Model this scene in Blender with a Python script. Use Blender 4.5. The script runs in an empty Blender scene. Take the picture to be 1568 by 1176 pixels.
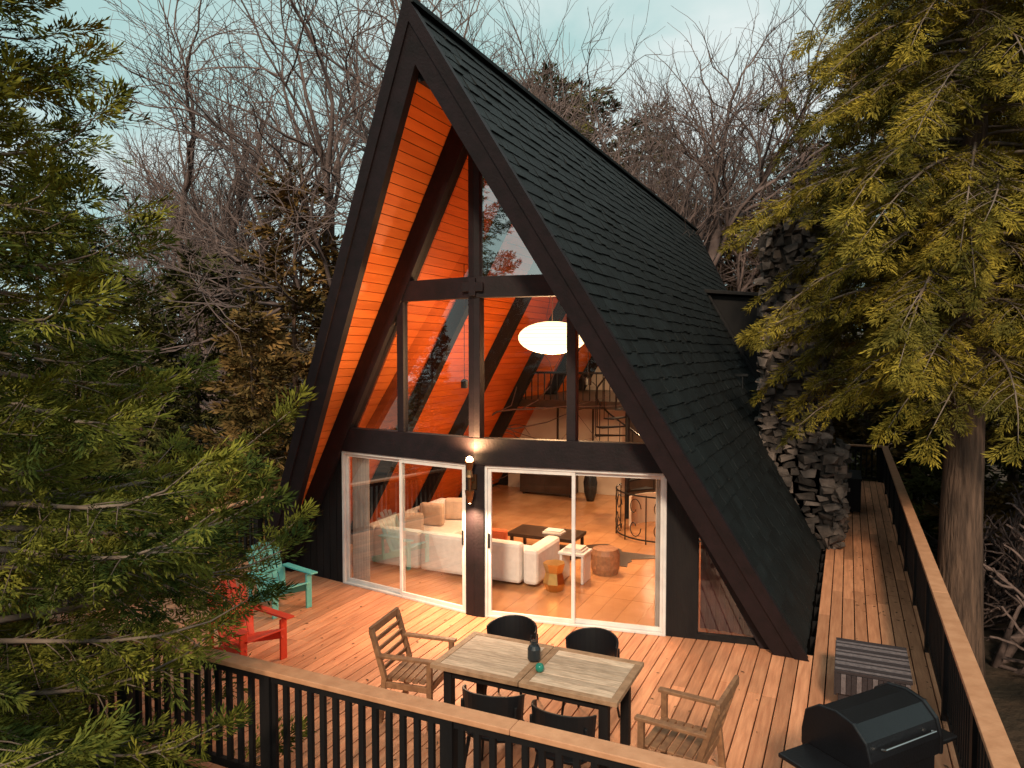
import bpy, bmesh, math, random
import numpy as np
from mathutils import Vector, Matrix
random.seed(7); rng=np.random.default_rng(7)
scene=bpy.context.scene
scene.view_settings.view_transform='Standard'; scene.view_settings.look='None'; scene.view_settings.exposure=0
R=math.radians
# ---------------- materials
def M(name,c1,c2=None,scale=5,rough=.6,bump=0,bscale=None,island=0,stretch=(1,1,1),metal=0,spec=.4,emit=None,estr=0,detail=5,trans=0,dist=.02):
    m=bpy.data.materials.new(name); m.use_nodes=True; nt=m.node_tree; N=nt.nodes; L=nt.links
    b=N['Principled BSDF']; out=N['Material Output']
    b.inputs['Roughness'].default_value=rough; b.inputs['Metallic'].default_value=metal
    b.inputs['Specular IOR Level'].default_value=spec
    c2=c2 or tuple(x*.75 for x in c1)
    tc=N.new('ShaderNodeTexCoord'); mp=N.new('ShaderNodeMapping'); mp.inputs['Scale'].default_value=stretch
    L.new(tc.outputs['Object'],mp.inputs['Vector'])
    nz=N.new('ShaderNodeTexNoise'); nz.inputs['Scale'].default_value=scale; nz.inputs['Detail'].default_value=detail
    L.new(mp.outputs[0],nz.inputs['Vector'])
    cr=N.new('ShaderNodeValToRGB'); cr.color_ramp.elements[0].position=.32; cr.color_ramp.elements[1].position=.68
    cr.color_ramp.elements[0].color=(*c1,1); cr.color_ramp.elements[1].color=(*c2,1)
    L.new(nz.outputs['Fac'],cr.inputs['Fac']); col=cr.outputs['Color']
    if island:
        g=N.new('ShaderNodeNewGeometry'); mr=N.new('ShaderNodeMapRange')
        mr.inputs['To Min'].default_value=1-island; mr.inputs['To Max'].default_value=1+island
        L.new(g.outputs['Random Per Island'],mr.inputs['Value'])
        hs=N.new('ShaderNodeHueSaturation'); L.new(mr.outputs[0],hs.inputs['Value']); L.new(col,hs.inputs['Color']); col=hs.outputs['Color']
    L.new(col,b.inputs['Base Color'])
    if bump:
        n2=N.new('ShaderNodeTexNoise'); n2.inputs['Scale'].default_value=bscale or scale*3; n2.inputs['Detail'].default_value=6
        L.new(mp.outputs[0],n2.inputs['Vector'])
        bp=N.new('ShaderNodeBump'); bp.inputs['Strength'].default_value=bump; bp.inputs['Distance'].default_value=dist
        L.new(n2.outputs['Fac'],bp.inputs['Height']); L.new(bp.outputs[0],b.inputs['Normal'])
    if emit:
        b.inputs['Emission Color'].default_value=(*emit,1); b.inputs['Emission Strength'].default_value=estr
    if trans:
        t=N.new('ShaderNodeBsdfTranslucent'); L.new(col,t.inputs['Color']); mx=N.new('ShaderNodeMixShader'); mx.inputs[0].default_value=trans
        L.new(b.outputs[0],mx.inputs[1]); L.new(t.outputs[0],mx.inputs[2]); L.new(mx.outputs[0],out.inputs[0])
    return m
def leafmat(name,c1,c2,scale,island):
    m=bpy.data.materials.new(name); m.use_nodes=True; nt=m.node_tree; N=nt.nodes; L=nt.links
    N.remove(N['Principled BSDF']); out=N['Material Output']; b=N.new('ShaderNodeBsdfDiffuse')
    tc=N.new('ShaderNodeTexCoord'); nz=N.new('ShaderNodeTexNoise'); nz.inputs['Scale'].default_value=scale; nz.inputs['Detail'].default_value=2
    L.new(tc.outputs['Object'],nz.inputs['Vector'])
    cr=N.new('ShaderNodeValToRGB'); cr.color_ramp.elements[0].position=.38; cr.color_ramp.elements[1].position=.62
    cr.color_ramp.elements[0].color=(*c1,1); cr.color_ramp.elements[1].color=(*c2,1); L.new(nz.outputs['Fac'],cr.inputs['Fac'])
    g=N.new('ShaderNodeNewGeometry'); mr=N.new('ShaderNodeMapRange'); mr.inputs['To Min'].default_value=1-island; mr.inputs['To Max'].default_value=1+island
    L.new(g.outputs['Random Per Island'],mr.inputs['Value']); hs=N.new('ShaderNodeHueSaturation'); L.new(mr.outputs[0],hs.inputs['Value']); L.new(cr.outputs[0],hs.inputs['Color'])
    L.new(hs.outputs[0],b.inputs['Color']); L.new(b.outputs[0],out.inputs[0]); return m
def glassmat(name,tint=(.93,.93,.93),base=.05,mul=1.0):
    m=bpy.data.materials.new(name); m.use_nodes=True; nt=m.node_tree; N=nt.nodes; L=nt.links
    N.remove(N['Principled BSDF']); out=N['Material Output']
    t=N.new('ShaderNodeBsdfTransparent'); t.inputs[0].default_value=(*tint,1)
    g=N.new('ShaderNodeBsdfGlossy'); g.inputs['Roughness'].default_value=.004
    f=N.new('ShaderNodeFresnel'); f.inputs[0].default_value=1.5
    a=N.new('ShaderNodeMath'); a.operation='MULTIPLY_ADD'; a.inputs[1].default_value=mul; a.inputs[2].default_value=base; a.use_clamp=True
    L.new(f.outputs[0],a.inputs[0]); mx=N.new('ShaderNodeMixShader'); L.new(a.outputs[0],mx.inputs[0]); L.new(t.outputs[0],mx.inputs[1]); L.new(g.outputs[0],mx.inputs[2]); L.new(mx.outputs[0],out.inputs[0])
    return m
m_black=M('black_stained_wood',(.011,.009,.009),(.006,.005,.006),8,.65,.25,40,.25,(1,1,.25),spec=.25)
m_beam=M('dark_beam_paint',(.016,.0095,.012),(.009,.0065,.008),6,.6,.2,30,.1,spec=.25)
m_shingle=M('black_shingle',(.0075,.0105,.0115),(.004,.0055,.006),3,.65,.5,60,.38,spec=.28)
m_soffit=M('orange_soffit_board',(.85,.23,.045),(.74,.175,.03),3,.5,.15,30,.14,(3,.4,3))
m_ceil=M('interior_ceiling_board',(.68,.145,.018),(.56,.105,.012),3,.5,.1,30,.12,(3,.4,3))
m_deck=M('deck_board',(.70,.32,.170),(.50,.205,.105),4,.5,.35,20,.24,(6,.5,6),spec=.4)
m_cap=M('rail_cap_wood',(.58,.29,.16),(.47,.22,.115),4,.5,.2,20,.1,(2,2,2))
m_white=M('white_frame_paint',(.75,.74,.72),(.62,.61,.6),6,.35)
m_floor=M('interior_floor',(.50,.26,.12),(.40,.19,.08),2,.25,.05,10,.10)
m_cream=M('cream_wall',(.62,.54,.45),(.56,.48,.40),2,.7)
m_sofa=M('white_sofa_fabric',(.72,.69,.66),(.64,.61,.58),12,.85,.15,120)
m_fur=M('dark_interior_wood',(.05,.03,.02),(.03,.018,.012),5,.4)
m_curt=M('curtain_cloth',(.7,.68,.66),None,5,.8,trans=.4)
m_glass=glassmat('door_glass',(.95,.95,.95),.0,.5)
m_uglass=glassmat('upper_glass',(.95,.95,.95),.0,.8)
m_rglass=glassmat('reflective_glass',(.72,.74,.76),.42,1.0)
m_tglass=glassmat('tinted_glass',(.6,.5,.55),.06,1.2)
m_stone=M('chimney_stone',(.18,.138,.118),(.032,.026,.024),3.5,.85,.7,25,.75)
m_mortar=M('mortar',(.03,.025,.023),None,8,.9,.4,40)
m_table=M('weathered_table_wood',(.72,.53,.39),(.42,.29,.20),7,.6,.4,25,.25,(1,9,5))
m_tframe=M('table_frame_wood',(.42,.25,.15),(.28,.16,.09),5,.55,.3,25,.15,(3,3,3))
m_teak=M('teak_wood',(.32,.16,.08),(.20,.095,.05),6,.5,.2,30,.2,(3,3,3))
m_chair=M('black_chair_plastic',(.010,.010,.012),None,5,.4)
m_teal=M('teal_paint',(.16,.55,.50),(.13,.47,.43),6,.5,island=.08)
m_red=M('orange_red_paint',(.80,.07,.025),(.68,.05,.02),6,.45,island=.08)
m_gold=M('gold_metal',(.7,.42,.14),None,5,.3,metal=1)
m_brass=M('sconce_metal',(.35,.2,.1),None,5,.35,metal=1)
m_iron=M('black_iron',(.012,.012,.013),None,5,.45,metal=.3)
m_lamp=M('paper_lantern',(.9,.8,.6),None,3,.8,emit=(1,.70,.36),estr=3.2)
m_bulb=M('bulb_glow',(1,.9,.7),None,3,.8,emit=(1,.62,.28),estr=60)
m_pill=M('rust_pillow',(.65,.13,.04),None,5,.8); m_pill2=M('beige_pillow',(.55,.40,.30),None,5,.8)
m_bark=M('cedar_bark',(.16,.095,.065),(.05,.03,.022),5,.9,1,9,stretch=(3,3,.35),dist=.06)
m_twig=M('twig_bark',(.24,.185,.15),(.12,.085,.065),4,.9)
m_bare=M('bare_tree_bark',(.20,.140,.128),(.11,.078,.072),2,.9)
m_leafL=leafmat('fir_needles',(.180,.172,.028),(.038,.056,.015),1.5,.5)
m_leafR=leafmat('cedar_needles',(.26,.195,.030),(.085,.075,.018),1.3,.5)
m_leafB=leafmat('background_needles',(.105,.095,.028),(.034,.038,.015),.7,.5)
m_leafC=leafmat('brown_needles',(.200,.115,.042),(.085,.060,.022),.7,.5)
m_ground=M('forest_floor',(.075,.048,.032),(.028,.022,.015),1.2,.95,.8,6,dist=.1)
m_litter=M('leaf_litter',(.16,.085,.04),(.07,.035,.02),3,.8,island=.5)
m_ceramic=M('dark_ceramic',(.02,.025,.03),None,5,.25)
m_green=M('green_glass_jar',(.02,.22,.16),None,5,.15)
m_grill=M('grill_black_enamel',(.007,.007,.009),None,5,.38,.1,50); m_steel=M('steel',(.5,.5,.5),None,5,.3,metal=1)
m_stripe1=M('dark_weave',(.035,.025,.028),None,30,.8,.3,80); m_stripe2=M('grey_weave',(.16,.13,.135),(.1,.08,.085),30,.8,.3,80)
m_paper=M('book_paper',(.7,.65,.6),None,5,.7)
m_reflsheet=M('reflection_dark_red',(.10,.03,.04),(.05,.02,.03),3,.7)  # purplish reflection of the corner pane put into a dark red colour
# ---------------- mesh builder
def empty(name,loc=(0,0,0),rz=0,scale=1):
    e=bpy.data.objects.new(name,None); scene.collection.objects.link(e); e.location=loc; e.rotation_euler=(0,0,rz); e.scale=(scale,)*3; return e
class MB:
    def __init__(s): s.v=[];s.f=[];s.m=[]
    def add(s,vs,fs,m=0):
        o=len(s.v); s.v+= [tuple(v) for v in vs]; s.f+=[tuple(i+o for i in f) for f in fs]; s.m+=[m]*len(fs)
    def hexa(s,v,m=0): s.add(v,[(0,3,2,1),(4,5,6,7),(0,1,5,4),(1,2,6,5),(2,3,7,6),(3,0,4,7)],m)
    def box(s,x0,x1,y0,y1,z0,z1,m=0): s.hexa([(x0,y0,z0),(x1,y0,z0),(x1,y1,z0),(x0,y1,z0),(x0,y0,z1),(x1,y0,z1),(x1,y1,z1),(x0,y1,z1)],m)
    def beam(s,p,q,w,h,m=0,up=(0,0,1)):
        p=Vector(p);q=Vector(q);d=(q-p).normalized();u=Vector(up)
        if abs(d.dot(u))>.98:u=Vector((0,1,0))
        a=d.cross(u).normalized()*w/2;b=a.cross(d).normalized()*h/2
        s.hexa([p-a-b,p+a-b,q+a-b,q-a-b,p-a+b,p+a+b,q+a+b,q-a+b],m)
    def tube(s,pts,r,n=8,m=0,cap=True):
        pts=[Vector(p) for p in pts]; k=len(pts)
        if not hasattr(r,'__len__'): r=[r]*k
        vs=[];fs=[]; prev=None
        for i,p in enumerate(pts):
            d=(pts[min(i+1,k-1)]-pts[max(i-1,0)]).normalized()
            ref=prev if prev is not None else (Vector((0,0,1)) if abs(d.z)<.9 else Vector((1,0,0)))
            a=(ref-d*ref.dot(d)).normalized(); prev=a; b=d.cross(a)
            for j in range(n):
                t=2*math.pi*j/n; vs.append(p+(a*math.cos(t)+b*math.sin(t))*r[i])
        for i in range(k-1):
            for j in range(n): fs.append((i*n+j,i*n+(j+1)%n,(i+1)*n+(j+1)%n,(i+1)*n+j))
        if cap: fs.append(tuple(range(n))[::-1]); fs.append(tuple((k-1)*n+j for j in range(n)))
        s.add(vs,fs,m)
    def lathe(s,prof,c=(0,0,0),n=24,m=0):
        vs=[];fs=[];k=len(prof)
        for r,z in prof:
            for j in range(n):
                t=2*math.pi*j/n; vs.append((c[0]+r*math.cos(t),c[1]+r*math.sin(t),c[2]+z))
        for i in range(k-1):
            for j in range(n): fs.append((i*n+j,i*n+(j+1)%n,(i+1)*n+(j+1)%n,(i+1)*n+j))
        fs.append(tuple(range(n))[::-1]); fs.append(tuple((k-1)*n+j for j in range(n)))
        s.add(vs,fs,m)
    def extr(s,poly,a,b,axis='x',m=0):
        n=len(poly)
        if axis=='x': vs=[(a,p[0],p[1]) for p in poly]+[(b,p[0],p[1]) for p in poly]
        elif axis=='y': vs=[(p[0],a,p[1]) for p in poly]+[(p[0],b,p[1]) for p in poly]
        else: vs=[(p[0],p[1],a) for p in poly]+[(p[0],p[1],b) for p in poly]
        fs=[tuple(range(n))[::-1],tuple(range(n,2*n))]+[(i,(i+1)%n,n+(i+1)%n,n+i) for i in range(n)]
        s.add(vs,fs,m)
    def build(s,name,mats,parent=None,bevel=0,smooth=False,recalc=True,sub=0):
        me=bpy.data.meshes.new(name); me.from_pydata(s.v,[],s.f)
        if not isinstance(mats,(list,tuple)): mats=[mats]
        for m in mats: me.materials.append(m)
        me.polygons.foreach_set('material_index',s.m)
        if recalc:
            bm=bmesh.new(); bm.from_mesh(me); bmesh.ops.recalc_face_normals(bm,faces=bm.faces); bm.to_mesh(me); bm.free()
        if smooth: me.polygons.foreach_set('use_smooth',[True]*len(me.polygons))
        o=bpy.data.objects.new(name,me); scene.collection.objects.link(o)
        if parent: o.parent=parent
        if bevel:
            b=o.modifiers.new('b','BEVEL'); b.width=bevel; b.segments=2; b.limit_method='ANGLE'
        return o
# ---------------- HOUSE
house=empty('a_frame_house')
HZ=7.5;HW=4.15;SN=.875;CS=.484;K=HZ/HW
def yf(s): return -1.95*(1-s)
def yb(s): return 11.5+3.5*(1-s)
def yw(x): return -.37+.148*abs(x)
for sx,nm in((1,'roof_deck_right'),(-1,'roof_deck_left')):
    b=MB(); t=.10
    b.hexa([(0,yf(0),HZ),(sx*HW,yf(1),0),(sx*HW,yb(1),0),(0,yb(0),HZ),(0,yf(0),HZ-t/CS),(sx*(HW-t/SN),yf(1),0),(sx*(HW-t/SN),yb(1),0),(0,yb(0),HZ-t/CS)])
    b.build(nm,m_black,house)
    for nm2,mt in(('soffit_boards',m_soffit),('ceiling_boards',m_ceil)):
        b=MB(); n=62
        for k in range(n):
            s0=k/n+.03; s1=(k+1)/n+.03-.0011
            if s1>.995: break
            vs=[]
            for off in(.102,.122):
                if nm2[0]=='s': q=((s0,yf(s0)+.06),(s1,yf(s1)+.06),(s1,yw(HW*s1)),(s0,yw(HW*s0)))
                else: q=((s0,yw(HW*s0)+.003),(s1,yw(HW*s1)+.003),(s1,yb(s1)-.06),(s0,yb(s0)-.06))
                for s,y in q: vs.append((sx*(HW*s-off*SN),y,HZ*(1-s)-off*CS))
            b.hexa(vs)
        b.build(nm2,mt,house)
    b=MB(); N=44
    for k in range(N):
        sa=max(0,(k-.2)/N); sb=(k+1)/N
        y=yf(sa)-.02; yend=yb(sb)
        while y<yend:
            w=random.uniform(.16,.36); y1=min(y+w,yend+.02); j=random.uniform(-.006,.004)/8.57*4; th=random.uniform(.016,.032)
            vs=[]
            s2=min(sb+j,1.0)
            for off in(.003,None):
                for s,yy,o in((sa,max(y,yf(sa)-.02),.006),(s2,max(y,yf(s2)-.02),th),(s2,max(y1-.006,yf(s2)),th+random.uniform(-.004,.004)),(sa,max(y1-.006,yf(sa)),.006)):
                    oo=.002 if off else o
                    vs.append((sx*(HW*s+oo*SN),yy,HZ*(1-s)+oo*CS))
            b.hexa(vs); y=y1
    b.build('roof_shingles',m_shingle,house)
    b=MB()
    def pl(x,z,o): return (x,-1.95*z/HZ+o,z)
    w=.30
    o0,o1=-.06,.06
    v=[pl(sx*(HW+.04),0,o0),pl(sx*(HW-w/SN),0,o0),pl(0,HZ-w/CS,o0),pl(0,HZ+.07,o0)]
    v2=[pl(sx*(HW+.04),0,o1),pl(sx*(HW-w/SN),0,o1),pl(0,HZ-w/CS,o1),pl(0,HZ+.07,o1)]
    b.hexa(v+v2)
    o0,o1=-.085,-.062; w=.09
    v=[pl(sx*(HW+.055),0,o0),pl(sx*(HW-w/SN),0,o0),pl(0,HZ-w/CS,o0),pl(0,HZ+.09,o0)]
    v2=[pl(sx*(HW+.055),0,o1),pl(sx*(HW-w/SN),0,o1),pl(0,HZ-w/CS,o1),pl(0,HZ+.09,o1)]
    b.hexa(v+v2)
    b.build('fascia_board',m_beam,house)
    b=MB(); w=.3
    v=[];
    for o in(-.04,.04):
        for x,z,yy in((sx*(HW+.03),0,yb(1)),(sx*(HW-w/SN),0,yb(1)),(0,HZ-w/CS,yb(.0)),(0,HZ+.05,yb(0))): v.append((x,yy+o,z))
    b.hexa(v); b.build('rear_fascia_board',m_beam,house)
    b=MB(); v=[]
    for o in(-.10,.10):
        for x,z in((HW-.15,0),(HW-.50,0),(0,HZ-.50*K),(0,HZ-.15*K)): v.append((sx*x,yw(x)+o,z))
    b.hexa(v); b.build('wall_rafter',m_beam,house)
    b=MB()
    for y in(1.9,4.1,6.3,8.5,10.7):
        v=[]
        for o in(-.09,.09):
            for x,z in((HW-.15,0),(HW-.42,0),(0,HZ-.42*K),(0,HZ-.15*K)): v.append((sx*x,y+o,z))
        b.hexa(v)
    b.build('interior_rafters',m_black,house)
    def wb(b,x0,x1,z0,z1,f,bk,m=0):
        b.hexa([(sx*x0,yw(x0)-f,z0),(sx*x1,yw(x1)-f,z0),(sx*x1,yw(x1)+bk,z0),(sx*x0,yw(x0)+bk,z0),(sx*x0,yw(x0)-f,z1),(sx*x1,yw(x1)-f,z1),(sx*x1,yw(x1)+bk,z1),(sx*x0,yw(x0)+bk,z1)],m)
    b=MB()
    wb(b,.0,2.62,2.075,2.44,.08,.08)
    wb(b,.0,1.5,4.32,4.6,.08,.08)
    wb(b,.0,.085,2.44,4.32,.07,.07); wb(b,.0,.085,4.6,6.7,.07,.07)
    wb(b,1.25,1.37,2.44,4.32,.055,.07)
    wb(b,0,.14,0,2.075,.07,.07)
    b.build('window_posts_and_beams',m_beam,house,bevel=.006)
    b=MB()
    def poly(b,pts,f,bk):
        n=len(pts); vs=[(sx*x,yw(x)-f,z) for x,z in pts]+[(sx*x,yw(x)+bk,z) for x,z in pts]
        b.add(vs,[tuple(range(n)),tuple(range(2*n-1,n-1,-1))]+[(i,(i+1)%n,n+(i+1)%n,n+i) for i in range(n)])
    if sx>0:
        poly(b,[(2.52,0),(2.9,0),(2.9,1.55),(2.52,2.07)],.02,.06)
        poly(b,[(2.9,0),(3.9,0),(3.86,.07),(2.9,.07)],.021,.06)
        poly(b,[(2.9,1.42),(3.72,.07),(3.86,.07),(2.9,1.9)],.022,.06)
    else:
        x=2.52
        while x<3.85:
            x1=x+.15; zt=lambda q:(HW-.3-q)*K
            poly(b,[(x,0),(x1-.008,0),(x1-.008,max(zt(x1),.02)),(x,max(zt(x),.02))],.02,.06); x=x1
    b.build('front_wall_siding',m_black,house)
    def sheet(g,pts,o): g.add([(sx*x,yw(x)+o,z) for x,z in pts],[tuple(range(len(pts)))])
    g=MB(); sheet(g,[(.08,2.44),(2.6,2.44),(1.4,4.33),(.08,4.33)],.0); g.build('window_glass',m_uglass,house,recalc=False)
    g=MB(); sheet(g,[(.08,4.59),(1.45,4.59),(.08,6.7)],.0); g.build('gable_glass',m_rglass if sx>0 else m_uglass,house,recalc=False)
    g=MB()
    sheet(g,[(.17,.05),(1.36,.05),(1.36,2.03),(.17,2.03)],-.012)
    sheet(g,[(1.30,.05),(2.48,.05),(2.48,2.03),(1.30,2.03)],.03)
    g.build('door_glass',m_glass,house,recalc=False)
    if sx>0:
        g=MB(); g.add([(x,yw(x)+.02,z) for x,z in[(2.9,.07),(3.72,.07),(2.9,1.42)]],[(0,1,2)]); g.build('corner_window_glass',m_tglass,house,recalc=False)
        g=MB(); 
        for i in range(16):
            x0=2.88+i*.06; x1=x0+.06; zt=max(.05,1.5-(x0-2.88)*1.6)
            g.add([(x0,.35+.03*(i%2),.03),(x1,.35+.03*((i+1)%2),.03),(x1,.35+.03*((i+1)%2),zt),(x0,.35+.03*(i%2),zt)],[(0,1,2,3)])
        g.build('corner_reflection_sheet',m_reflsheet,house,recalc=False)  # added pleated sheet, stands in for the purplish reflection in the pane
    b=MB()
    wb(b,.14,.175,0,2.075,.045,.06); wb(b,2.48,2.52,0,2.075,.045,.06)
    wb(b,.175,2.48,2.035,2.073,.045,.06); wb(b,.175,2.48,0,.03,.045,.06)
    for x0,x1,f in((.177,1.36,.03),(1.30,2.478,-.012)):
        bk=-f+.034
        wb(b,x0,x0+.045,.032,2.033,f,bk); wb(b,x1-.045,x1,.032,2.033,f,bk)
        wb(b,x0+.045,x1-.045,.032,.085,f,bk); wb(b,x0+.045,x1-.045,1.985,2.033,f,bk)
    b.build('sliding_door_frame',m_white,house,bevel=.004)
    b=MB(); wb(b,.19,.21,.95,1.15,.06,-.035); b.build('door_handle',m_iron,house)
    b=MB(); n=24; x0,x1=(2.12,2.46) if sx<0 else (2.34,2.46)
    vs=[];fs=[]
    for i in range(n+1):
        x=x0+(x1-x0)*i/n; y=yw(x)+.16+.035*math.sin(i*1.6)
        vs+=[(sx*x,y,.04),(sx*x,y,2.04)]
    for i in range(n): fs.append((2*i,2*i+2,2*i+3,2*i+1))
    b.add(vs,fs); b.build('door_curtain',m_curt,house,recalc=False,smooth=True)
b=MB(); b.beam((0,yf(0)-.05,HZ+.03),(0,yb(0),HZ+.03),.16,.05); b.build('ridge_cap',m_shingle,house)
b=MB(); b.beam((0,-1.7,6.86),(0,14.5,6.86),.12,.24); b.build('ridge_beam',m_beam,house)
b=MB(); b.box(-.16,.16,-.485,-.455,4.40,4.52); b.box(-.05,.05,-.49,-.456,4.34,4.58); b.build('beam_joint_plate',m_beam,house,bevel=.005)
b=MB()
for sx in(1,-1):
    x=0
    while x<3.95:
        x1=min(x+.3,3.95)
        b.hexa([(sx*x,yw(x)+.07,.0),(sx*(x1-.004),yw(x1)+.07,.0),(sx*(x1-.004),1.0-.004,.0),(sx*x,1.0-.004,.0),(sx*x,yw(x)+.07,.028),(sx*(x1-.004),yw(x1)+.07,.028),(sx*(x1-.004),1.0-.004,.028),(sx*x,1.0-.004,.028)])
        yy=1.0
        while yy<11.3:
            b.box(min(sx*x,sx*(x1-.004)),max(sx*x,sx*(x1-.004)),yy,yy+.596,0,.028); yy+=.6
        x=x1
b.build('interior_floor_tiles',m_floor,house)
b=MB(); b.box(-4,4,.3,11.3,-.2,-.005); b.build('floor_slab',m_black,house)
b=MB(); b.extr([(-3.95,0),(3.95,0),(0,7.1)],11.2,11.35,'y'); b.build('rear_wall',m_black,house)
b=MB(); b.extr([(-3.8,.03),(3.8,.03),(0,6.9)],11.12,11.18,'y'); b.build('rear_wall_lining',m_cream,house)
b=MB(); b.box(-3.6,-.3,8.3,8.4,.03,2.3); b.box(.62,2.8,8.3,8.4,.03,2.3); b.build('partition_wall',m_cream,house)
b=MB(); b.box(-.3,.6,8.1,8.45,.03,2.3); b.build('fireplace_surround',m_fur,house)
b=MB()
for x in(-2.2,-1.25,-.35): b.box(x,x+.035,8.24,8.298,.03,2.28)
b.box(-3.4,-.32,8.22,8.298,.85,.89); b.build('wall_trim',m_fur,house)
b=MB(); b.box(-2.75,2.75,6.4,11.1,2.32,2.5)
b.build('loft_floor',m_fur,house)
b=MB(); b.box(-2.7,2.7,6.42,6.47,3.1,3.15)
for i in range(34): x=-2.6+i*.157; b.box(x,x+.02,6.435,6.455,2.5,3.1)
b.build('loft_railing',m_iron,house)
b=MB(); b.box(.55,1.0,11.05,11.1,3.0,3.6); b.box(-1.2,-.7,11.05,11.1,2.9,3.5); b.box(1.2,1.7,8.25,8.29,1.1,1.7); b.build('picture_frame',m_fur,house)
b=MB(); b.box(.6,.95,11.03,11.06,3.05,3.55); b.box(1.25,1.65,8.23,8.26,1.15,1.65); b.build('picture_print',m_paper,house)
# chimney
CH=6.0
b=MB(); b.box(3.15,4.12,5.33,6.75,0,CH+.1); b.box(3.2,4.42,5.33,6.75,-.02,1.75); b.build('chimney_core',m_mortar,house)
b=MB()
def stones(axis,c,a0f,a1f,z0,z1,sgn):
    z=z0
    while z<z1:
        h=random.uniform(.08,.17); a=a0f(z)+random.uniform(-.08,.04); A=a1f(z)
        while a<A:
            w=random.uniform(.12,.40); w=min(w,A-a+.05); pr=random.uniform(.01,.17); vs=[]; hh=h*random.uniform(.7,1.7); rt=random.uniform(-.35,.35); tl=random.uniform(-.06,.06)
            for dz in(0,1):
                for da,dp in((0,0),(1,0),(1,1),(0,1)):
                    ja=random.uniform(-.05,.05); jz=random.uniform(-.04,.04); jp=random.uniform(-.03,.03)
                    la=(da-.5)*w*.95*(1-.35*dp); lz=(dz-.5)*hh*(1-.35*dp)
                    aa=a+w/2+la*math.cos(rt)-lz*math.sin(rt)+ja; zz=z+h/2+la*math.sin(rt)+lz*math.cos(rt)+jz; pp=c+sgn*(-.06+dp*(pr+.06+(da-.5)*tl*2)+jp*dp)
                    vs.append((aa,pp,zz) if axis=='y' else (pp,aa,zz))
            b.hexa(vs); a+=w
        z+=h
stones('y',5.32,lambda z:3.08,lambda z:4.45 if z<1.75 else 4.14,0,CH,-1)
stones('x',4.12,lambda z:5.3,lambda z:6.75,1.7,CH,1)
stones('x',4.42,lambda z:5.3,lambda z:6.75,0,1.75,1)
stones('x',3.15,lambda z:5.3,lambda z:6.75,1.6,CH,-1)
b.build('stone_chimney',m_stone,house,bevel=.018)
b=MB(); b.box(3.05,4.2,5.2,6.85,CH+.1,CH+.22); b.build('chimney_cap',m_mortar,house,bevel=.02)
b=MB(); b.extr([(1.35,5.0),(2.60,4.88),(2.66,2.68),(1.3,4.9)],9.2,11.2,'y')
b.extr([(1.2,5.14),(2.8,4.98),(2.8,4.90),(1.2,5.05)],9.0,11.35,'y')
b.beam((1.36,9.12,5.02),(2.70,9.12,2.72),.08,.14); b.beam((1.45,8.9,2.9),(2.78,9.1,2.74),.05,.05)
b.build('shed_dormer',m_black,house,bevel=.008)
# sconce
sc=empty('wall_sconce')
b=MB(); yS=-.56
b.lathe([(.055,.0),(.045,.03),(.03,.13)],(0,yS,1.93),16); b.lathe([(.03,0),(.055,.10),(.065,.17)],(0,yS,1.58),16)
b.lathe([(.03,0),(.065,.14)],(0,yS,2.0),16)
b.tube([(0,yS,1.72),(0,yS,2.02)],.022,10); b.box(-.05,.05,-.465,-.44,1.75,1.95); b.beam((0,-.45,1.85),(0,yS,1.85),.03,.03)
b.build('sconce_body',m_brass,sc,smooth=False)
def sph(b,c,rx,rz,n=20,k=12,m=0):
    b.lathe([(max(rx*math.sin(math.pi*i/k),.001),-rz*math.cos(math.pi*i/k)) for i in range(k+1)],c,n,m)
b=MB(); sph(b,(0,yS,2.16),.045,.045); sph(b,(0,yS,1.60),.03,.03); b.build('sconce_bulb',m_bulb,sc,smooth=True)
def light(name,typ,loc,e,col=(1,.62,.32),par=None,rot=(0,0,0),size=.05,spot=150):
    l=bpy.data.lights.new(name,typ); l.energy=e; l.color=col; l.shadow_soft_size=size
    if typ=='SPOT': l.spot_size=R(spot); l.spot_blend=.8
    o=bpy.data.objects.new(name,l); scene.collection.objects.link(o); o.location=loc; o.rotation_euler=rot
    if par:o.parent=par
    return o
light('sconce_up_light','SPOT',(0,yS-.06,2.24),240,(1,.55,.25),sc,(R(172),0,0),.04,170)
light('sconce_down_light','SPOT',(0,yS-.03,1.54),300,(1,.6,.34),sc,(R(-12),0,0),.04,158)
pn=empty('pendant_lantern')
b=MB(); sph(b,(.12,2.1,3.83),.56,.27,40,20); b.build('lantern_shade',m_lamp,pn,smooth=True)
b=MB(); b.tube([(.12,2.1,4.09),(.12,2.1,6.8)],.008,6)
for j in range(1,14):
    a=math.pi*j/14; r=.5605*math.sin(a); z=3.83-.2705*math.cos(a)
    b.tube([(.12+r*math.cos(t*math.pi/20),2.1+r*math.sin(t*math.pi/20),z) for t in range(41)],.0022,4,0,False)
b.build('lantern_cord_and_ribs',m_teak,pn)
cl=empty('ceiling_lamp')
for (x,y,z,e) in((0.3,3.4,3.0,540),(-1.2,1.5,3.0,240),(.6,7.2,2.25,240),(0,8.8,4.6,420)):
    b=MB(); b.lathe([(.06,0),(.06,.12),(.02,.15)],(x,y,z),14)
    if y!=7.2: b.tube([(x,y,z+.14),(x,y,HZ-.3-abs(x)*K)],.006,5)
    b.build('lamp_can',m_iron,cl)
    light('lamp_light','SPOT',(x,y,z-.02),e,(1,.64,.35),cl,(0,0,0),.06,165)
light('lantern_light','POINT',(.12,2.1,3.40),270,(1,.58,.28),pn,size=.22)
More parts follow.
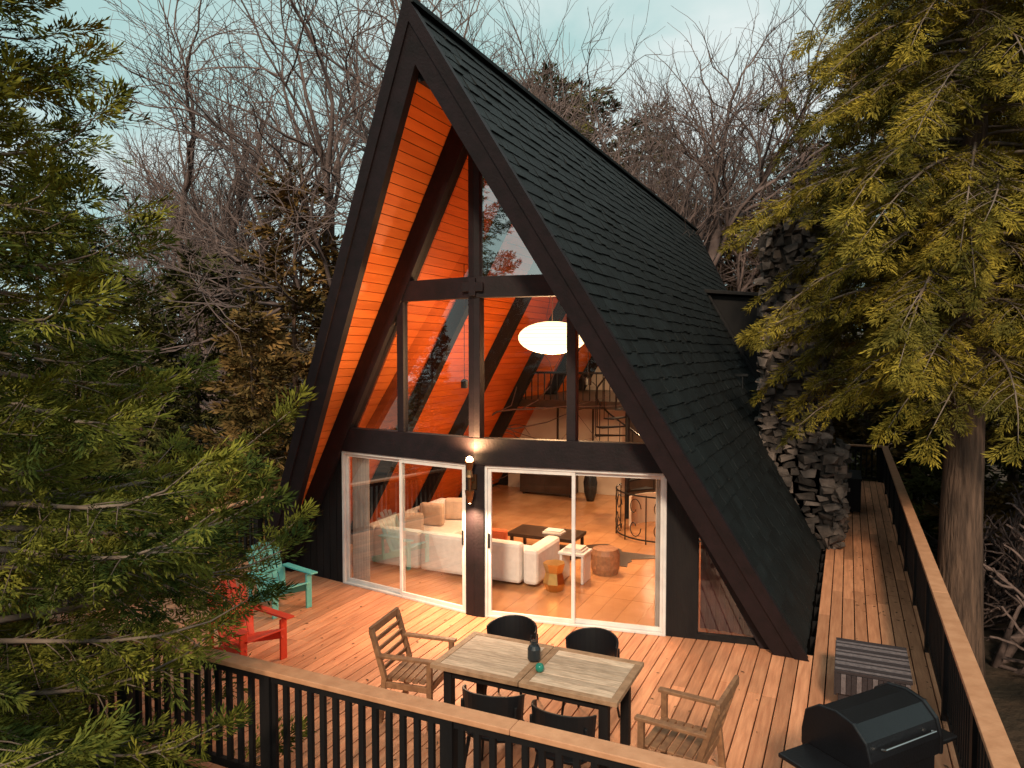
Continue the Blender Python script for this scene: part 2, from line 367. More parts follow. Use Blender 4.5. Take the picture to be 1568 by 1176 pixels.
# ---------------- interior furniture
sofa=empty('sectional_sofa',(-.22,0,0)); b=MB()
for i in range(3):
    x=-2.35+i*.9; b.box(x,x+.885,.82,1.02,.08,.70); b.box(x,x+.885,1.03,1.85,.08,.42)
b.box(.36,.60,.85,1.85,.08,.62)
b.box(-2.35,-1.45,1.86,3.4,.08,.42); b.box(-2.58,-2.36,.85,3.4,.08,.70)
b.build('sofa_seats',m_sofa,sofa,bevel=.06)
b=MB()
for (x,y,z,r,mm) in((-1.9,2.9,.62,.4,1),(-2.1,2.3,.62,.1,1),(-1.6,3.1,.6,1.0,1),(-.3,1.2,.58,0,0),(-2.0,1.4,.62,.7,1)):
    c=math.cos(r);s_=math.sin(r); vs=[]
    for k,(px,pz) in enumerate([(-.24,-.2),(.24,-.2),(.24,.2),(-.24,.2)]): vs.append((x+px*c,y+px*s_,z+pz))
    front=[(v[0]+s_*.07,v[1]-c*.07,v[2]) for v in vs]; back=[(v[0]-s_*.07,v[1]+c*.07,v[2]+.02) for v in vs]
    b.hexa(front+back,mm)
b.build('sofa_pillows',[m_pill,m_pill2],sofa,bevel=.05)
ct=empty('coffee_table'); b=MB(); b.box(-.9,.35,2.5,3.2,.33,.39); 
for x in(-.85,.27):
    for y in(2.53,3.1): b.box(x,x+.05,y,y+.05,.03,.33)
b.build('table_frame',m_fur,ct,bevel=.005); b=MB(); b.box(-.3,.05,2.7,2.95,.39,.42); b.box(-.27,.03,2.72,2.93,.42,.45); b.build('books',m_paper,ct)
gs=empty('gold_stool'); b=MB(); b.lathe([(.12,0),(.17,.12),(.13,.28),(.17,.42)],(.62,.95,.03),7); b.build('stool_body',m_gold,gs)
st=empty('side_table',(-.1,0,0)); b=MB(); b.box(.62,1.05,1.35,1.75,.46,.5); b.box(.64,.68,1.37,1.73,.03,.46); b.box(.99,1.03,1.37,1.73,.03,.46); b.build('side_table_frame',m_white,st,bevel=.005)
b=MB(); b.box(.68,1.0,1.42,1.7,.502,.53);b.box(.7,.97,1.43,1.68,.532,.56); b.build('magazines',m_paper,st)
dr=empty('wooden_drum'); b=MB(); b.lathe([(.2,0),(.23,.1),(.23,.32),(.2,.4)],(1.05,2.1,.03),20); b.build('drum_body',m_teak,dr)
rg=empty('cowhide_rug'); b=MB(); pts=[]
for i in range(28):
    a=2*math.pi*i/28; r=.9+.22*math.sin(5*a)+random.uniform(-.08,.08); pts.append((.55+r*math.cos(a),3.1+r*.6*math.sin(a)))
b.extr(pts,.029,.036,'z'); b.build('rug_hide',m_fur,rg)
vs_=empty('floor_vase'); b=MB(); b.lathe([(.09,0),(.15,.2),(.17,.45),(.12,.7),(.05,.9),(.05,1.05),(.07,1.1)],(-1.0,7.4,.03),20); b.build('vase_body',m_ceramic,vs_,smooth=True)
lc=empty('low_console'); b=MB(); b.box(-2.9,-1.5,7.5,7.95,.09,.54); b.box(-2.85,-2.8,7.55,7.9,.03,.09); b.box(-1.6,-1.55,7.55,7.9,.03,.09); b.box(-2.88,-2.22,7.485,7.499,.12,.51); b.box(-2.18,-1.52,7.485,7.499,.12,.51); b.build('console_body',m_fur,lc,bevel=.01)
b=MB(); b.tube([(.3,6.0,.03),(.3,6.0,4.9)],.05,10)
for i in range(22):
    a=i*.42; z=.2+i*.2; b.hexa([(.3,6.0,z),(.3+.7*math.cos(a),6.0+.7*math.sin(a),z),(.3+.7*math.cos(a+.38),6.0+.7*math.sin(a+.38),z),(.31,6.01,z),(.3,6.0,z+.03),(.3+.7*math.cos(a),6.0+.7*math.sin(a),z+.03),(.3+.7*math.cos(a+.38),6.0+.7*math.sin(a+.38),z+.03),(.31,6.01,z+.03)])
    b.tube([(.3+.68*math.cos(a),6.0+.68*math.sin(a),z),(.3+.68*math.cos(a),6.0+.68*math.sin(a),z+.85)],.01,5)
b.tube([(.3+.68*math.cos(i*.42),6.0+.68*math.sin(i*.42),.2+i*.2+.85) for i in range(22)],.02,6)
ss=empty('spiral_staircase'); b.build('stair_treads_and_rail',m_iron,ss)
ir=empty('wrought_iron_railing'); b=MB()
cx,cy=1.35,5.0
def arcp(r,n=18): return [(cx+r*math.cos(a),cy+r*math.sin(a)) for a in np.linspace(math.pi*.95,math.pi*1.9,n)]
arc=arcp(.95)
for z in(.1,.92): b.tube([(x,y,z) for x,y in arc],.016,6)
for i,(x,y) in enumerate(arc):
    if i%3==0: b.tube([(x,y,.03),(x,y,.94)],.012,5)
    elif i%3==1 and i+1<len(arc):
        x2,y2=arc[i+1]; mx,my=(x+x2)/2,(y+y2)/2; dx,dy=(x2-x)*1.1,(y2-y)*1.1
        for sgn in(1,-1):
            b.tube([(mx+dx*r*math.cos(t),my+dy*r*math.cos(t),.5+sgn*(.18+.25*r*math.sin(t))) for t,r in [(q*.45,.85-.05*q) for q in range(14)]],.009,5)
b.build('iron_rail_scrolls',m_iron,ir)
b=MB(); A1=[(cx+.8*math.cos(a),cy+.35+.8*math.sin(a)) for a in np.linspace(math.pi*.1,math.pi*1.0,16)]
for i in range(15):
    (x0,y0),(x1,y1)=A1[i],A1[i+1]; b.beam((x0,y0,.33),(x1,y1,.33),.05,.62)
b.build('stairwell_curb',m_cream,ir)
# ---------------- DECK
deck=empty('wooden_deck'); b=MB(); x=-4.9; w=.15
while x<5.6:
    x1=x+w-.014; xm=(x+x1)/2
    if abs(xm)<4.18:
        ye=min(yw(x),yw(x1))+.02 if abs(xm)<3.75 else .12
    else: ye=13.4 if x>0 else 9.0
    y=-4.62
    while y<ye-.05:
        L_=random.uniform(2.2,4.8); y1=min(y+L_,ye); 
        if ye-y1<.8:y1=ye
        dz=random.uniform(-.0015,.0015)
        b.box(x,x1,y,y1-.004,-.035+dz,.0+dz); y=y1
    x+=w
b.build('deck_boards',m_deck,deck)
b=MB()
for y in np.arange(-4.5,.2,.6): b.box(-4.88,5.58,y,y+.05,-.25,-.04)
for y in np.arange(.8,13.4,.6): b.box(4.18,5.58,y,y+.05,-.25,-.04)
for y in np.arange(.8,9,.6): b.box(-4.88,-4.18,y,y+.05,-.25,-.04)
b.box(-4.93,5.63,-4.67,-4.625,-.3,.0); b.box(5.6,5.645,-4.62,13.4,-.3,0); b.box(-4.95,-4.905,-4.62,9,-.3,0)
for x in np.arange(-4.8,5.7,2.05):
    for y in(-4.45,-2,2,6,10): 
        if y<0 or x>4.2 or x<-4.2: b.box(x,x+.14,y,y+.14,-3.2,-.25)
b.box(-4.1,4.1,.3,11.4,-3,-.21)
b.build('deck_frame',m_black,deck)
b=MB()
for i in range(420):
    if random.random()<.55: x=random.uniform(4.6,5.45); y=random.uniform(-4.3,11)
    else: x=random.uniform(-4.7,4.0); y=random.uniform(-4.4,-.6)
    a=random.uniform(0,6.28); l=random.uniform(.012,.035); w2=l*random.uniform(.2,.6); z=.004+random.uniform(0,.003)
    c,s=math.cos(a),math.sin(a)
    b.add([(x-c*l,y-s*l,z),(x-s*w2,y+c*w2,z+.004),(x+c*l,y+s*l,z),(x+s*w2,y-c*w2,z+.002)],[(0,1,2,3)])
b.build('fallen_leaves',m_litter,None,recalc=False)
def railing(name,p,q):
    e=empty(name); p=Vector(p);q=Vector(q);d=(q-p);L_=d.length;d.normalize(); n=Vector((-d.y,d.x,0))
    b=MB(); np_=max(1,round(L_/1.75))
    for i in range(np_+1):
        c=p+d*(L_*i/np_); b.beam(c+Vector((0,0,-.25)),c+Vector((0,0,.955)),.1,.1,0,up=tuple(n))
    k=int(L_/.125)
    for i in range(k):
        c=p+d*(i+.5)*L_/k; b.beam(c+Vector((0,0,.08)),c+Vector((0,0,.90)),.045,.035,0,up=tuple(n))
    b.beam(p+Vector((0,0,.925)),q+Vector((0,0,.925)),.045,.065); b.beam(p+Vector((0,0,.09)),q+Vector((0,0,.09)),.045,.07)
    b.build('balusters_and_posts',m_black,e)
    b=MB(); s=0
    while s<L_+.07:
        s1=min(s+random.uniform(3,4.4),L_+.08); 
        if L_-s1<1: s1=L_+.08
        b.beam(p+d*(s-(.08 if s==0 else 0))+Vector((0,0,.99)),p+d*(s1-.003)+Vector((0,0,.99)),.155,.042); s=s1
    b.build('rail_cap',m_cap,e,bevel=.006)
railing('deck_railing',(-4.85,-4.57,0),(5.4,-4.57,0))
railing('deck_railing',(5.5,-4.5,0),(5.5,13.3,0))
railing('deck_railing',(-4.87,-4.4,0),(-4.87,8.9,0))
railing('deck_railing',(4.3,13.35,0),(5.4,13.35,0))
ab=empty('storage_bench'); b=MB(); b.box(4.5,4.85,8.6,9.9,.06,.75); b.box(4.48,4.87,8.58,9.92,.75,.8)
for y in np.arange(8.65,9.9,.15): b.box(4.85,4.86,y,y+.12,.1,.7)
b.build('bench_box',m_black,ab,bevel=.01)
# ---------------- furniture on the deck
tb=empty('dining_table',(2.03,-3.04,0)); b=MB()
for s0 in(-.88,.005):
    s1=s0+.875
    b.box(s0,s1,-.43,-.365,.715,.755,1); b.box(s0,s1,.365,.43,.715,.755,1)
    b.box(s0,s0+.065,-.362,.362,.715,.754,1); b.box(s1-.065,s1,-.362,.362,.715,.754,1)
    for i in range(7):
        y=-.36+i*.1033; b.box(s0+.068,s1-.068,y,y+.0995,.718,.752)
b.build('table_top',[m_table,m_tframe],tb,bevel=.003)
b=MB()
for x in(-.78,.70):
    for y in(-.36,.28): b.box(x,x+.08,y,y+.08,0,.71)
b.box(-.74,.74,-.34,-.30,.62,.712); b.box(-.74,.74,.30,.34,.62,.712); b.box(-.74,-.70,-.3,.3,.62,.712); b.box(.70,.74,-.3,.3,.62,.712)
b.build('table_legs',m_black,tb,bevel=.005)
jr=empty('black_lantern_jar',(1.98,-3.0,.756)); b=MB(); b.lathe([(.05,0),(.06,.02),(.06,.11),(.045,.14),(.03,.15),(.03,.18),(.035,.185)],(0,0,0),20); b.tube([(-.04,0,.15),(-.03,0,.23),(.03,0,.23),(.04,0,.15)],.004,6); b.build('jar_body',m_ceramic,jr,smooth=False)
jg=empty('green_candle_cup',(2.12,-3.2,.756)); b=MB(); b.lathe([(.02,0),(.036,.015),(.04,.04),(.033,.065),(.025,.07),(.02,.04)],(0,0,0),20); b.build('cup_body',m_green,jg,smooth=True)
def armchair(loc,rz):
    e=empty('wooden_armchair',loc,rz); b=MB()
    for x in(-.28,.28):
        b.beam((x,-.25,0),(x,-.25,.64),.05,.05); b.beam((x,.27,0),(x,.22,.45),.05,.05); b.beam((x,.22,.44),(x,.36,.9),.05,.045)
        b.beam((x,-.3,.655),(x,.29,.655),.065,.028); b.beam((x,-.23,.38),(x,.22,.38),.03,.06)
    b.beam((-.26,-.25,.38),(.26,-.25,.38),.03,.06); b.beam((-.26,.22,.38),(.26,.22,.38),.03,.06)
    for i in range(7): y=-.26+i*.072; b.box(-.26,.26,y,y+.058,.415,.435)
    for i,z in enumerate((.52,.61,.70,.79)):
        y=.22+(z-.44)*.304; b.beam((-.27,y,z),(.27,y,z),.016,.062,up=(0,-.29,.95))
    b.beam((-.30,.362,.89),(.30,.362,.89),.035,.075)
    b.build('chair_frame_and_slats',m_teak,e,bevel=.005)
armchair((.72,-3.0,0),R(90+8)); armchair((3.38,-3.18,0),R(-90-6))
def dchair(loc,rz):
    e=empty('black_dining_chair',loc,rz); b=MB()
    pts=[]
    for i in range(20):
        a=2*math.pi*i/20; c,s=math.cos(a),math.sin(a); pts.append((.23*math.copysign(abs(c)**.6,c),.22*math.copysign(abs(s)**.6,s)))
    b.extr(pts,.43,.455,'z')
    for x in(-1,1):
        b.tube([(x*.17,-.16,.43),(x*.21,-.21,0)],[.018,.011],8); b.tube([(x*.17,.16,.43),(x*.22,.24,0)],[.018,.011],8)
        b.tube([(x*.2,.12,.44),(x*.235,.16,.6),(x*.235,.16,.72)],.014,8)
    n=16; vs=[];fs=[]
    for i in range(n+1):
        a=math.pi*i/n; 
        for r,z in((.255,.56),(.272,.84),(.252,.84),(.236,.56)):
            dz=-.06*(1-math.sin(a))*(1 if z>.7 else -.3)
            vs.append((r*math.cos(a),.03+r*math.sin(a)*.95,z+dz))
    for i in range(n):
        for j in range(4): fs.append((i*4+j,i*4+(j+1)%4,(i+1)*4+(j+1)%4,(i+1)*4+j))
    fs+=[(0,1,2,3),(n*4+3,n*4+2,n*4+1,n*4)]
    b.add(vs,fs); b.build('chair_shell',m_chair,e,bevel=.004)
dchair((1.92,-3.68,0),R(180+5)); dchair((2.57,-3.72,0),R(176)); dchair((1.5,-2.5,0),R(4)); dchair((2.34,-2.48,0),R(-4))
def adir(name_m,loc,rz):
    e=empty('adirondack_chair',loc,rz,.9); b=MB()
    for x in(-.27,.27):
        b.beam((x,-.33,.34),(x,.62,.04),.03,.11); b.beam((x*1.1,-.32,0),(x*1.1,-.32,.53),.1,.03)
        b.beam((x*1.25,-.42,.55),(x*1.25,.38,.55),.13,.025); b.beam((x*1.1,.34,.1),(x*1.1,.36,.54),.05,.03)
    for i in range(6):
        t=i/5; y=-.34+t*.52; b.beam((-.28,y,.405-t*.165),(.28,y,.405-t*.165),.085,.022,up=(0,.3,.95))
    for i in range(5):
        f=i-2; h=.80-.05*f*f*.6; x0=f*.095; x1=f*.125
        b.beam((x0,.20,.24),(x1,.20+h*.42,.24+h*.9),.09,.02,up=(0,-.9,.42))
    b.beam((-.28,.33,.5),(.28,.33,.5),.03,.07); b.beam((-.26,.48,.80),(.26,.48,.80),.025,.06)
    b.build('chair_slats',name_m,e,bevel=.005)
adir(m_teal,(-2.62,-1.3,0),R(76)); adir(m_red,(-1.72,-2.8,0),R(80))
sb=empty('striped_bench',(4.83,-.85,0)); b=MB()
b.box(-.31,.31,-.42,.42,.12,.42); 
for x in(-.29,.24):
    for y in(-.4,.35): b.box(x,x+.05,y,y+.05,0,.12)
b.build('bench_base',m_stripe1,sb,bevel=.01)
b=MB(); n=22
for i in range(n):
    y=-.45+i*.9/n; b.box(-.34,.34,y,y+.9/n-.003,.423,.452+.003*(i%2),(0,1,0,0,1,1)[i%6])
    b.box(-.345,-.32,y,y+.9/n-.003,.2,.422,(0,1,0,0,1,1)[i%6])
for i in range(14):
    x=-.33+i*.047; b.box(x,x+.044,-.455,-.435,.22,.42,(0,1,0)[i%3])
b.build('striped_cloth',[m_stripe1,m_stripe2],sb,bevel=.003)
gr=empty('barbecue_grill',(4.76,-3.36,0),R(52),.95); b=MB()
b.box(-.36,.36,-.26,.26,.62,.80)
prof=[(-.28,.80),(-.28,.93),(-.24,1.05),(-.14,1.14),(.0,1.17),(.15,1.15),(.26,1.07),(.29,.92),(.29,.80)]
b.extr(prof,-.38,.38,'x'); b.extr([(p[0]*1.04,(p[1]-.8)*1.04+.8) for p in prof],-.41,-.375,'x'); b.extr([(p[0]*1.04,(p[1]-.8)*1.04+.8) for p in prof],.375,.41,'x')
b.box(-.72,-.415,-.22,.24,.80,.835); b.box(.415,.70,-.22,.24,.80,.835)
for x in(-.36,.31):
    for y in(-.24,.19): b.box(x,x+.05,y,y+.05,0 if x>0 else .05,.62)
b.box(-.36,.36,-.24,.24,.12,.16); b.box(-.35,.35,-.23,-.21,.16,.6)
b.build('grill_body',m_grill,gr,bevel=.012)
b=MB(); b.tube([(-.28,.31,.93),(-.28,.35,.94),(.28,.35,.94),(.28,.31,.93)],.013,8); b.tube([(-.28,-.28,1.0),(-.28,-.31,1.01),(.28,-.31,1.01),(.28,-.28,1.0)],.008,8)
for i in range(4): b.tube([(-.25+i*.16,.26,.72),(-.25+i*.16,.30,.72)],.025,12)
b.build('grill_handle_and_knobs',m_steel,gr)
b=MB()
for y in(-.2,.2): b.tube([(-.34,y-.02,.07),(-.34,y+.02,.07)],.07,16)
b.build('grill_wheels',m_iron,gr)
# ---------------- TERRAIN
def hz(x,y):
    h=-2.6
    h+=max(0,x-7)*.16 if x<30 else 3.7
    h+=max(0,y-16)*.07
    h-=max(0,-x-8)*.03
    h+=.25*math.sin(x*.5+1.3)*math.cos(y*.43)+.5*math.sin(x*.13)*math.sin(y*.11+2)
    return min(h,9)
b=MB(); xs=np.concatenate([np.linspace(-300,-40,14)[:-1],np.linspace(-40,45,86),np.linspace(45,300,14)[1:]]); ys=np.concatenate([np.linspace(-200,-25,10)[:-1],np.linspace(-25,60,86),np.linspace(60,400,14)[1:]])
vs=[(x,y,hz(x,y)+random.uniform(-.05,.05)) for y in ys for x in xs]; nx=len(xs)
fs=[(j*nx+i,j*nx+i+1,(j+1)*nx+i+1,(j+1)*nx+i) for j in range(len(ys)-1) for i in range(nx-1)]
b.add(vs,fs); b.build('ground',m_ground,None,smooth=True,recalc=False)
# ---------------- VEGETATION
def npmesh(name,V,F,mat):
    me=bpy.data.meshes.new(name); n=len(F)
    me.vertices.add(len(V)); me.vertices.foreach_set('co',np.ascontiguousarray(V,dtype=np.float32).ravel())
    me.loops.add(n*4); me.loops.foreach_set('vertex_index',np.ascontiguousarray(F,dtype=np.int32).ravel())
    me.polygons.add(n); me.polygons.foreach_set('loop_start',np.arange(0,n*4,4,dtype=np.int32))
    me.materials.append(mat); me.update(calc_edges=True); return me
def frond(nt,nb,bl,bw,seed,fan=.45,a0=.85,c0=.15,c1=.55):
    r=np.random.default_rng(seed); V=[];F=[]
    def blade(p,d,l,w):
        nrm=np.array([-d[1],d[0],r.uniform(-.6,.6)]); nrm/=np.linalg.norm(nrm)
        o=len(V); V.extend([p,p+d*l*.55+nrm*w,p+d*l,p+d*l*.55-nrm*w]); F.append((o,o+1,o+2,o+3))
    for i in range(nt):
        t=(i+.3)/nt; base=np.array([t*.85,0,-.10*t*t])
        for s in(-1,1):
            a=s*(a0-.5*t+r.uniform(-.2,.2)); ln=fan*(1-t*.55)*r.uniform(.6,1.25)
            el=r.uniform(-.3,.3); d=np.array([math.cos(a),math.sin(a),el])
            for k in range(nb):
                q=(k+.4)/nb; p=base+d*ln*q; p[2]-=.15*q*q*ln
                a2=a+(r.uniform(c0,c1))*(1 if k%2 else -1)*(0 if k==nb-1 else 1)
                dd=np.array([math.cos(a2),math.sin(a2),el+r.uniform(-.3,.3)]); blade(p,dd,bl*r.uniform(.7,1.35),bw)
    blade(np.array([.8,0,-.08]),np.array([1,0,-.1]),bl*1.3,bw)
    return np.array(V,dtype=np.float32),np.array(F,dtype=np.int32)
FR=[frond(8,4,.19,.022,s) for s in range(5)]
FRC=[frond(5,2,.36,.065,s+10) for s in range(4)]
class Tree:
    def __init__(s,seed): s.P=[];s.D=[];s.S=[];s.b=MB();s.r=np.random.default_rng(seed)
    def put(s,p,d,sc): s.P.append(p);s.D.append(d);s.S.append(sc)
    def leafmesh(s,name,mat,tmpl):
        P=np.array(s.P);D=np.array(s.D);S=np.array(s.S); n=len(P)
        D/=np.linalg.norm(D,axis=1,keepdims=True)
        up=np.tile([0,0,1.],(n,1))+s.r.normal(0,.55,(n,3)); Y=np.cross(up,D); Y/=np.linalg.norm(Y,axis=1,keepdims=True)+1e-6; Z=np.cross(D,Y)
        Mx=np.stack([D,Y,Z],axis=2)*S[:,None,None]
        Vs=[];Fs=[];o=0; idx=s.r.integers(0,len(tmpl),n)
        for k,(tv,tf) in enumerate(tmpl):
            m=idx==k; c=m.sum()
            if c==0: continue
            V=np.einsum('nij,tj->nti',Mx[m],tv)+P[m][:,None,:]
            F=tf[None]+(np.arange(c)*len(tv))[:,None,None]+o
            Vs.append(V.reshape(-1,3));Fs.append(F.reshape(-1,4)); o+=c*len(tv)
        return npmesh(name,np.concatenate(Vs),np.concatenate(Fs),mat)
def conifer(seed,H,zlow,radf,nbr,fs,step,droop,rise,tip,mat,tmpl,trunk_r,name,sublen=.42,gap=.18,skip=.0):
    T=Tree(seed); r=T.r
    for i in range(nbr):
        f=((i+r.uniform(0,1))/nbr); h=zlow+(H-zlow)*f*.98; az=i*2.399+r.uniform(-.4,.4)
        L=radf(h)*r.uniform(.7,1.12)
        if r.random()<gap: L*=.55
        K_=8; ts=np.linspace(0,1,K_); cur=r.uniform(-.35,.35)
        A=az+cur*ts; dr=droop*r.uniform(.6,1.4); ri=rise+r.uniform(-.15,.15)
        pts=np.stack([np.cos(A)*ts*L,np.sin(A)*ts*L,h+L*(ri*ts-dr*ts**2+tip*ts**4)],1)
        T.b.tube([tuple(p) for p in pts],[max(.004,.011*L*(1-t)+.004) for t in ts],4,0,False)
        t=.22+r.uniform(0,.05)
        while t<1:
            q=t*(K_-1); k=min(int(q),K_-2); p=pts[k]+(pts[k+1]-pts[k])*(q-k); tg=pts[k+1]-pts[k]; tg/=np.linalg.norm(tg)
            side=np.cross(tg,[0,0,1.]); side/=np.linalg.norm(side)+1e-6
            for s in(-1,1):
                if r.random()<skip: continue
                sl=(sublen*L*(1-t)*r.uniform(.5,1.1)+fs*.35)
                if t<.35: sl*=.7
                d=tg*.75+side*s*r.uniform(.5,1.0)+np.array([0,0,r.uniform(-.35,.15)]); d/=np.linalg.norm(d)
                m=max(1,int(sl/(fs*.45)))
                for j in range(m):
                    u=(j+.2)/m*sl; pp=p+d*u+np.array([0,0,-.25*u*u*droop*2])
                    dd=d+side*s*r.uniform(-.6,.6)*(1 if j<m-1 else .2)+np.array([0,0,r.uniform(-.4,.45)-droop*.5+tip*.4]); T.put(pp,dd,fs*r.uniform(.6,1.15))
                if sl>.3: T.b.tube([tuple(p),tuple(p+d*sl*.5),tuple(p+d*sl+np.array([0,0,-.25*sl*sl*droop*2]))],[.006,.005,.003],3,0,False)
            t+=step/L*r.uniform(.8,1.2)
        for _ in range(2): T.put(pts[-1]-(pts[-1]-pts[-2])*.3,pts[-1]-pts[-2]+r.normal(0,.12,3)*L*.2,fs*1.1)
    for z in np.arange(H-1.6,H+.05,.09):
        a=r.uniform(0,6.28); T.put(np.array([0,0,z]),np.array([math.cos(a),math.sin(a),.5+1.2*(z>H-.3)]),fs*(.55+.35*(H-z)/1.6))
    tp=[(math.sin(z*.7+seed)*.05*(z<H-2),math.cos(z*.5+seed)*.05*(z<H-2),z) for z in np.linspace(-4,H,12)]
    tb_=MB(); tb_.tube(tp,[trunk_r*(1-.96*i/11)+.004 for i in range(12)],10)
    return T.leafmesh(name+'_needles',mat,tmpl),T.b,tb_
def meshof(b,name,mat):
    me=bpy.data.meshes.new(name); me.from_pydata(b.v,[],b.f); me.materials.append(mat); me.polygons.foreach_set('use_smooth',[True]*len(me.polygons)); return me
def place(name,meshes,loc,rz=0,sc=1,parent=None):
    e=empty(name,loc,rz,sc)
    if parent: e.parent=parent
    for nm,me in meshes:
        o=bpy.data.objects.new(nm,me); scene.collection.objects.link(o); o.parent=e
    return e
def radL(z):
    return float(np.interp(z,[-3,0,1.3,2.4,3.3,4.8,6.2,9.6],[2.2,2.35,2.7,2.45,1.95,1.45,1.1,.15]))
lm,bb,tt=conifer(3,9.8,-1.8,radL,275,.36,.155,.25,.02,.30,m_leafL,FR,.17,'fir',gap=.26)
place('fir_tree',[('needles',lm),('branches',meshof(bb,'fb',m_twig)),('trunk',meshof(tt,'ft',m_bark))],(-1.65,-5.95,0),R(20))
def radR(z): return float(np.interp(z,[1.8,3,4.5,6.5,9,14],[1.3,2.2,3.0,3.3,2.8,.4]))
lm,bb,tt=conifer(5,14,3.0,radR,240,.42,.2,.50,.12,.0,m_leafR,FR,.40,'cedar',gap=.22)
cedar=[('needles',lm),('branches',meshof(bb,'cb',m_twig)),('trunk',meshof(tt,'ct',m_bark))]
place('cedar_tree',cedar,(6.25,4.2,0),0.6)
place('cedar_tree',cedar,(10.2,6.5,-.3),2.1,1.1)
place('cedar_tree',cedar,(7.0,10.5,.3),4.1,1.2)
def radB(z): return float(np.interp(z,[0,1.5,6,12],[2.5,2.6,1.6,.2]))
bgm=[]
for sd,mt in((11,m_leafB),(12,m_leafC),(13,m_leafB)):
    lm,bb,tt=conifer(sd,12,.6,radB,110,.62,.36,.3,.05,.22,mt,FRC,.2,'bg',sublen=.4,gap=.3)
    bgm.append([('needles',lm),('branches',meshof(bb,'bb',m_twig)),('trunk',meshof(tt,'bt',m_bark))])
CY=R(24.9)
def fromcam(u,d):
    l=(u-784)/1111*d; return 4.56-math.sin(CY)*d+math.cos(CY)*l, -9.04+math.cos(CY)*d+math.sin(CY)*l
for i,(u,d,top,k) in enumerate([(455,19,255,1),(385,15.5,450,1),(300,18,370,0),(215,17,430,2),(535,24,400,1),(405,24,370,0),(150,22,340,0),(60,20,260,2),(845,36,115,2),(893,40,130,0),(985,38,170,2),(1045,34,300,1),(1130,30,300,1),(1210,34,210,2),(1330,26,60,1),(1480,24,100,2),(1560,20,150,0),(1640,17,200,1),(1250,30,240,0)]):
    x,y=fromcam(u,d); g=hz(x,y); ztop=3.55+(540-top)/1111*d; s=(ztop-g)/12
    place('spruce_tree',bgm[k],(x,y,g-.2),i*1.7,s)
fo=empty('distant_forest')
r2=random.Random(5)
for i in range(54):
    u=-700+i*60+r2.uniform(-20,20); d=r2.uniform(38,56); x,y=fromcam(u,d); 
    s=r2.uniform(.7,.95) if u<450 else r2.uniform(.8,1.05)
    if hz(x,y)>3 and u<1500: s*=.8
    place('distant_spruce',bgm[i%3],(x,y,hz(x,y)-.3),r2.uniform(0,6),s,fo)
for i in range(14):
    a=r2.uniform(0,3.14); d=r2.uniform(26,40); x=4.5+math.cos(a)*d; y=-9-abs(math.sin(a))*d
    place('distant_spruce',bgm[i%3],(x,y,hz(x,y)-.3),r2.uniform(0,6),r2.uniform(.6,.85),fo)
# bare trees
def bare(seed,H,levels=6,spread=.62,l0=.19,rmin=.0075,trop=.05,ncs=(4,4,4,4,4,3,3)):
    r=random.Random(seed); b=MB()
    def grow(p,d,L,rad,lv):
        n=5 if lv<5 else 3; pts=[p]; dd=d.copy(); q=p.copy(); wg=.09+.028*lv
        for i in range(n):
            up=trop if lv<3 else .03
            dd=(dd+Vector((r.gauss(0,wg),r.gauss(0,wg),r.gauss(0,wg*.8)+up))).normalized(); q=q+dd*L/n; pts.append(q)
        r1=max(rad*.6,rmin*.6)
        b.tube(pts,[rad+(r1-rad)*i/n for i in range(n+1)],6 if lv<2 else 3,0,False)
        if lv>=levels: return
        for c in range(ncs[lv]):
            t=1 if c==0 else r.uniform(.25,.97); k=min(int(t*n),n-1); pp=pts[k]+(pts[k+1]-pts[k])*(t*n-k)
            ax=Vector((r.gauss(0,1),r.gauss(0,1),r.gauss(0,1))).cross(dd).normalized(); an=r.uniform(.35,spread*1.45) if c else r.uniform(.05,.35)
            nd=(Matrix.Rotation(an,3,ax)@dd); grow(pp,nd,L*r.uniform(.62,.82),max(rad*(.60 if c else .74)*(1-.3*t),rmin),lv+1)
    grow(Vector((0,0,-1)),Vector((0,0,1)),H*l0,H*.0145,0)
    zmax=max(v[2] for v in b.v); f=22/zmax
    b.v=[(v[0]*f,v[1]*f,v[2]*f) for v in b.v]
    return [('bare_branches',meshof(b,'bare',m_bare))]
B1=bare(21,32);B2=bare(25,32,spread=.55)
for i,(u,d,top,k) in enumerate([(540,21,-130,0),(420,25,-10,1),(690,31,-30,1),(1070,25,-60,1),(1010,35,90,0),(1170,32,60,0),(265,44,250,1),(340,40,200,0)]):
    x,y=fromcam(u,d); g=hz(x,y); s=(3.55+(540-top)/1111*d-g)/22; place('bare_tree',(B1,B2)[k],(x,y,g),i*2.3,s)
U=bare(33,7,4,.8,rmin=.02,ncs=(4,4,4,4,3))
us=empty('undergrowth')
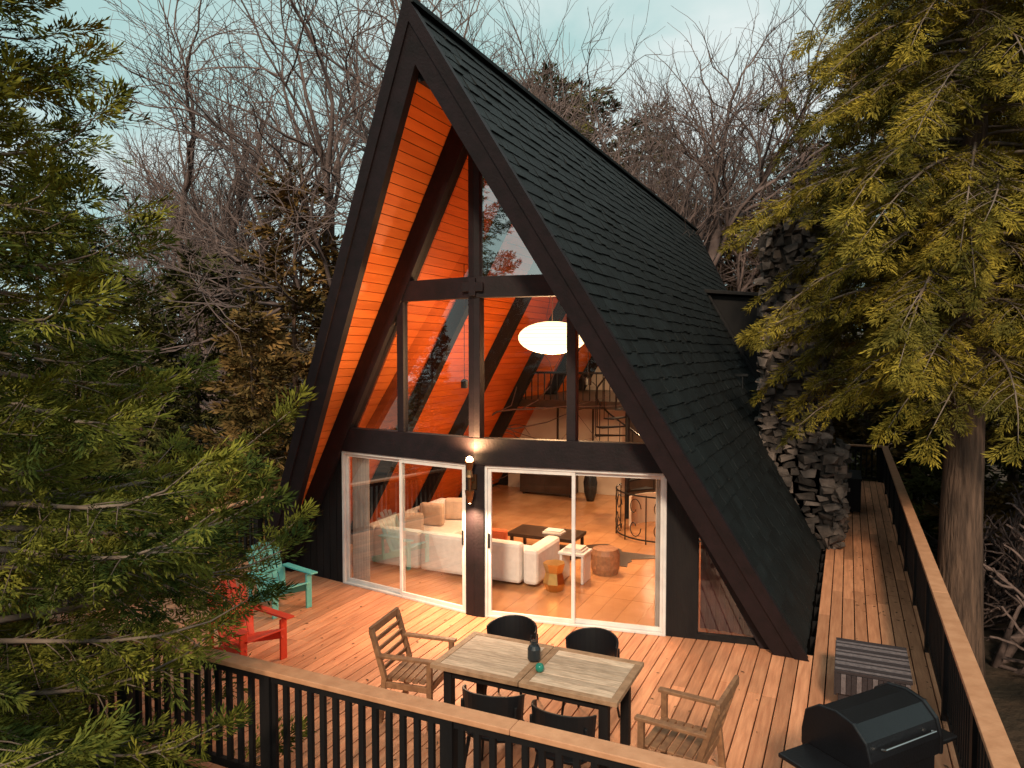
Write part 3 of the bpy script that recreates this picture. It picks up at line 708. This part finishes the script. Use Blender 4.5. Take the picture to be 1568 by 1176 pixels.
for i in range(30):
    x=r2.uniform(6.8,15); y=r2.uniform(-3,16); place('brush',U,(x,y,hz(x,y)+.1),r2.uniform(0,6),r2.uniform(.10,.17),us)
# ---------------- world, sun, camera
w=bpy.data.worlds.new('World'); scene.world=w; w.use_nodes=True; nt=w.node_tree; N=nt.nodes; L=nt.links
bg=N['Background']; sky=N.new('ShaderNodeTexSky'); sky.sky_type='NISHITA'; sky.sun_disc=False; sky.sun_elevation=R(34); sky.sun_rotation=R(165); sky.dust_density=2
tc=N.new('ShaderNodeTexCoord'); mp=N.new('ShaderNodeMapping'); mp.inputs['Scale'].default_value=(1,1,2.4)
nz=N.new('ShaderNodeTexNoise'); nz.inputs['Scale'].default_value=2.2; nz.inputs['Detail'].default_value=7; nz.inputs['Roughness'].default_value=.55; nz.inputs['Distortion'].default_value=.4
cr=N.new('ShaderNodeValToRGB'); cr.color_ramp.elements[0].color=(4.2,6.3,6.0,1); cr.color_ramp.elements[1].color=(7.6,8.3,8.0,1); cr.color_ramp.elements[0].position=.38; cr.color_ramp.elements[1].position=.64
mx=N.new('ShaderNodeMix'); mx.data_type='RGBA'; mx.inputs[0].default_value=.88
L.new(tc.outputs['Generated'],mp.inputs[0]); L.new(mp.outputs[0],nz.inputs['Vector']); L.new(nz.outputs['Fac'],cr.inputs[0])
L.new(sky.outputs[0],mx.inputs[6]); L.new(cr.outputs[0],mx.inputs[7]); L.new(mx.outputs[2],bg.inputs[0]); bg.inputs[1].default_value=.115
sl=bpy.data.lights.new('sun','SUN'); sl.energy=3.3; sl.angle=R(7); sl.color=(1,.79,.56); so=bpy.data.objects.new('sun',sl); scene.collection.objects.link(so)
dirv=Vector((.22,-.80,.56)); so.rotation_euler=dirv.to_track_quat('Z','Y').to_euler()
cam=bpy.data.cameras.new('camera'); co=bpy.data.objects.new('camera',cam); scene.collection.objects.link(co)
co.location=(4.56,-9.04,3.59); co.rotation_euler=(R(87.5),0,R(24.9)); cam.lens=25.5; cam.sensor_width=36; cam.clip_end=1000; cam.clip_start=.05
scene.camera=co
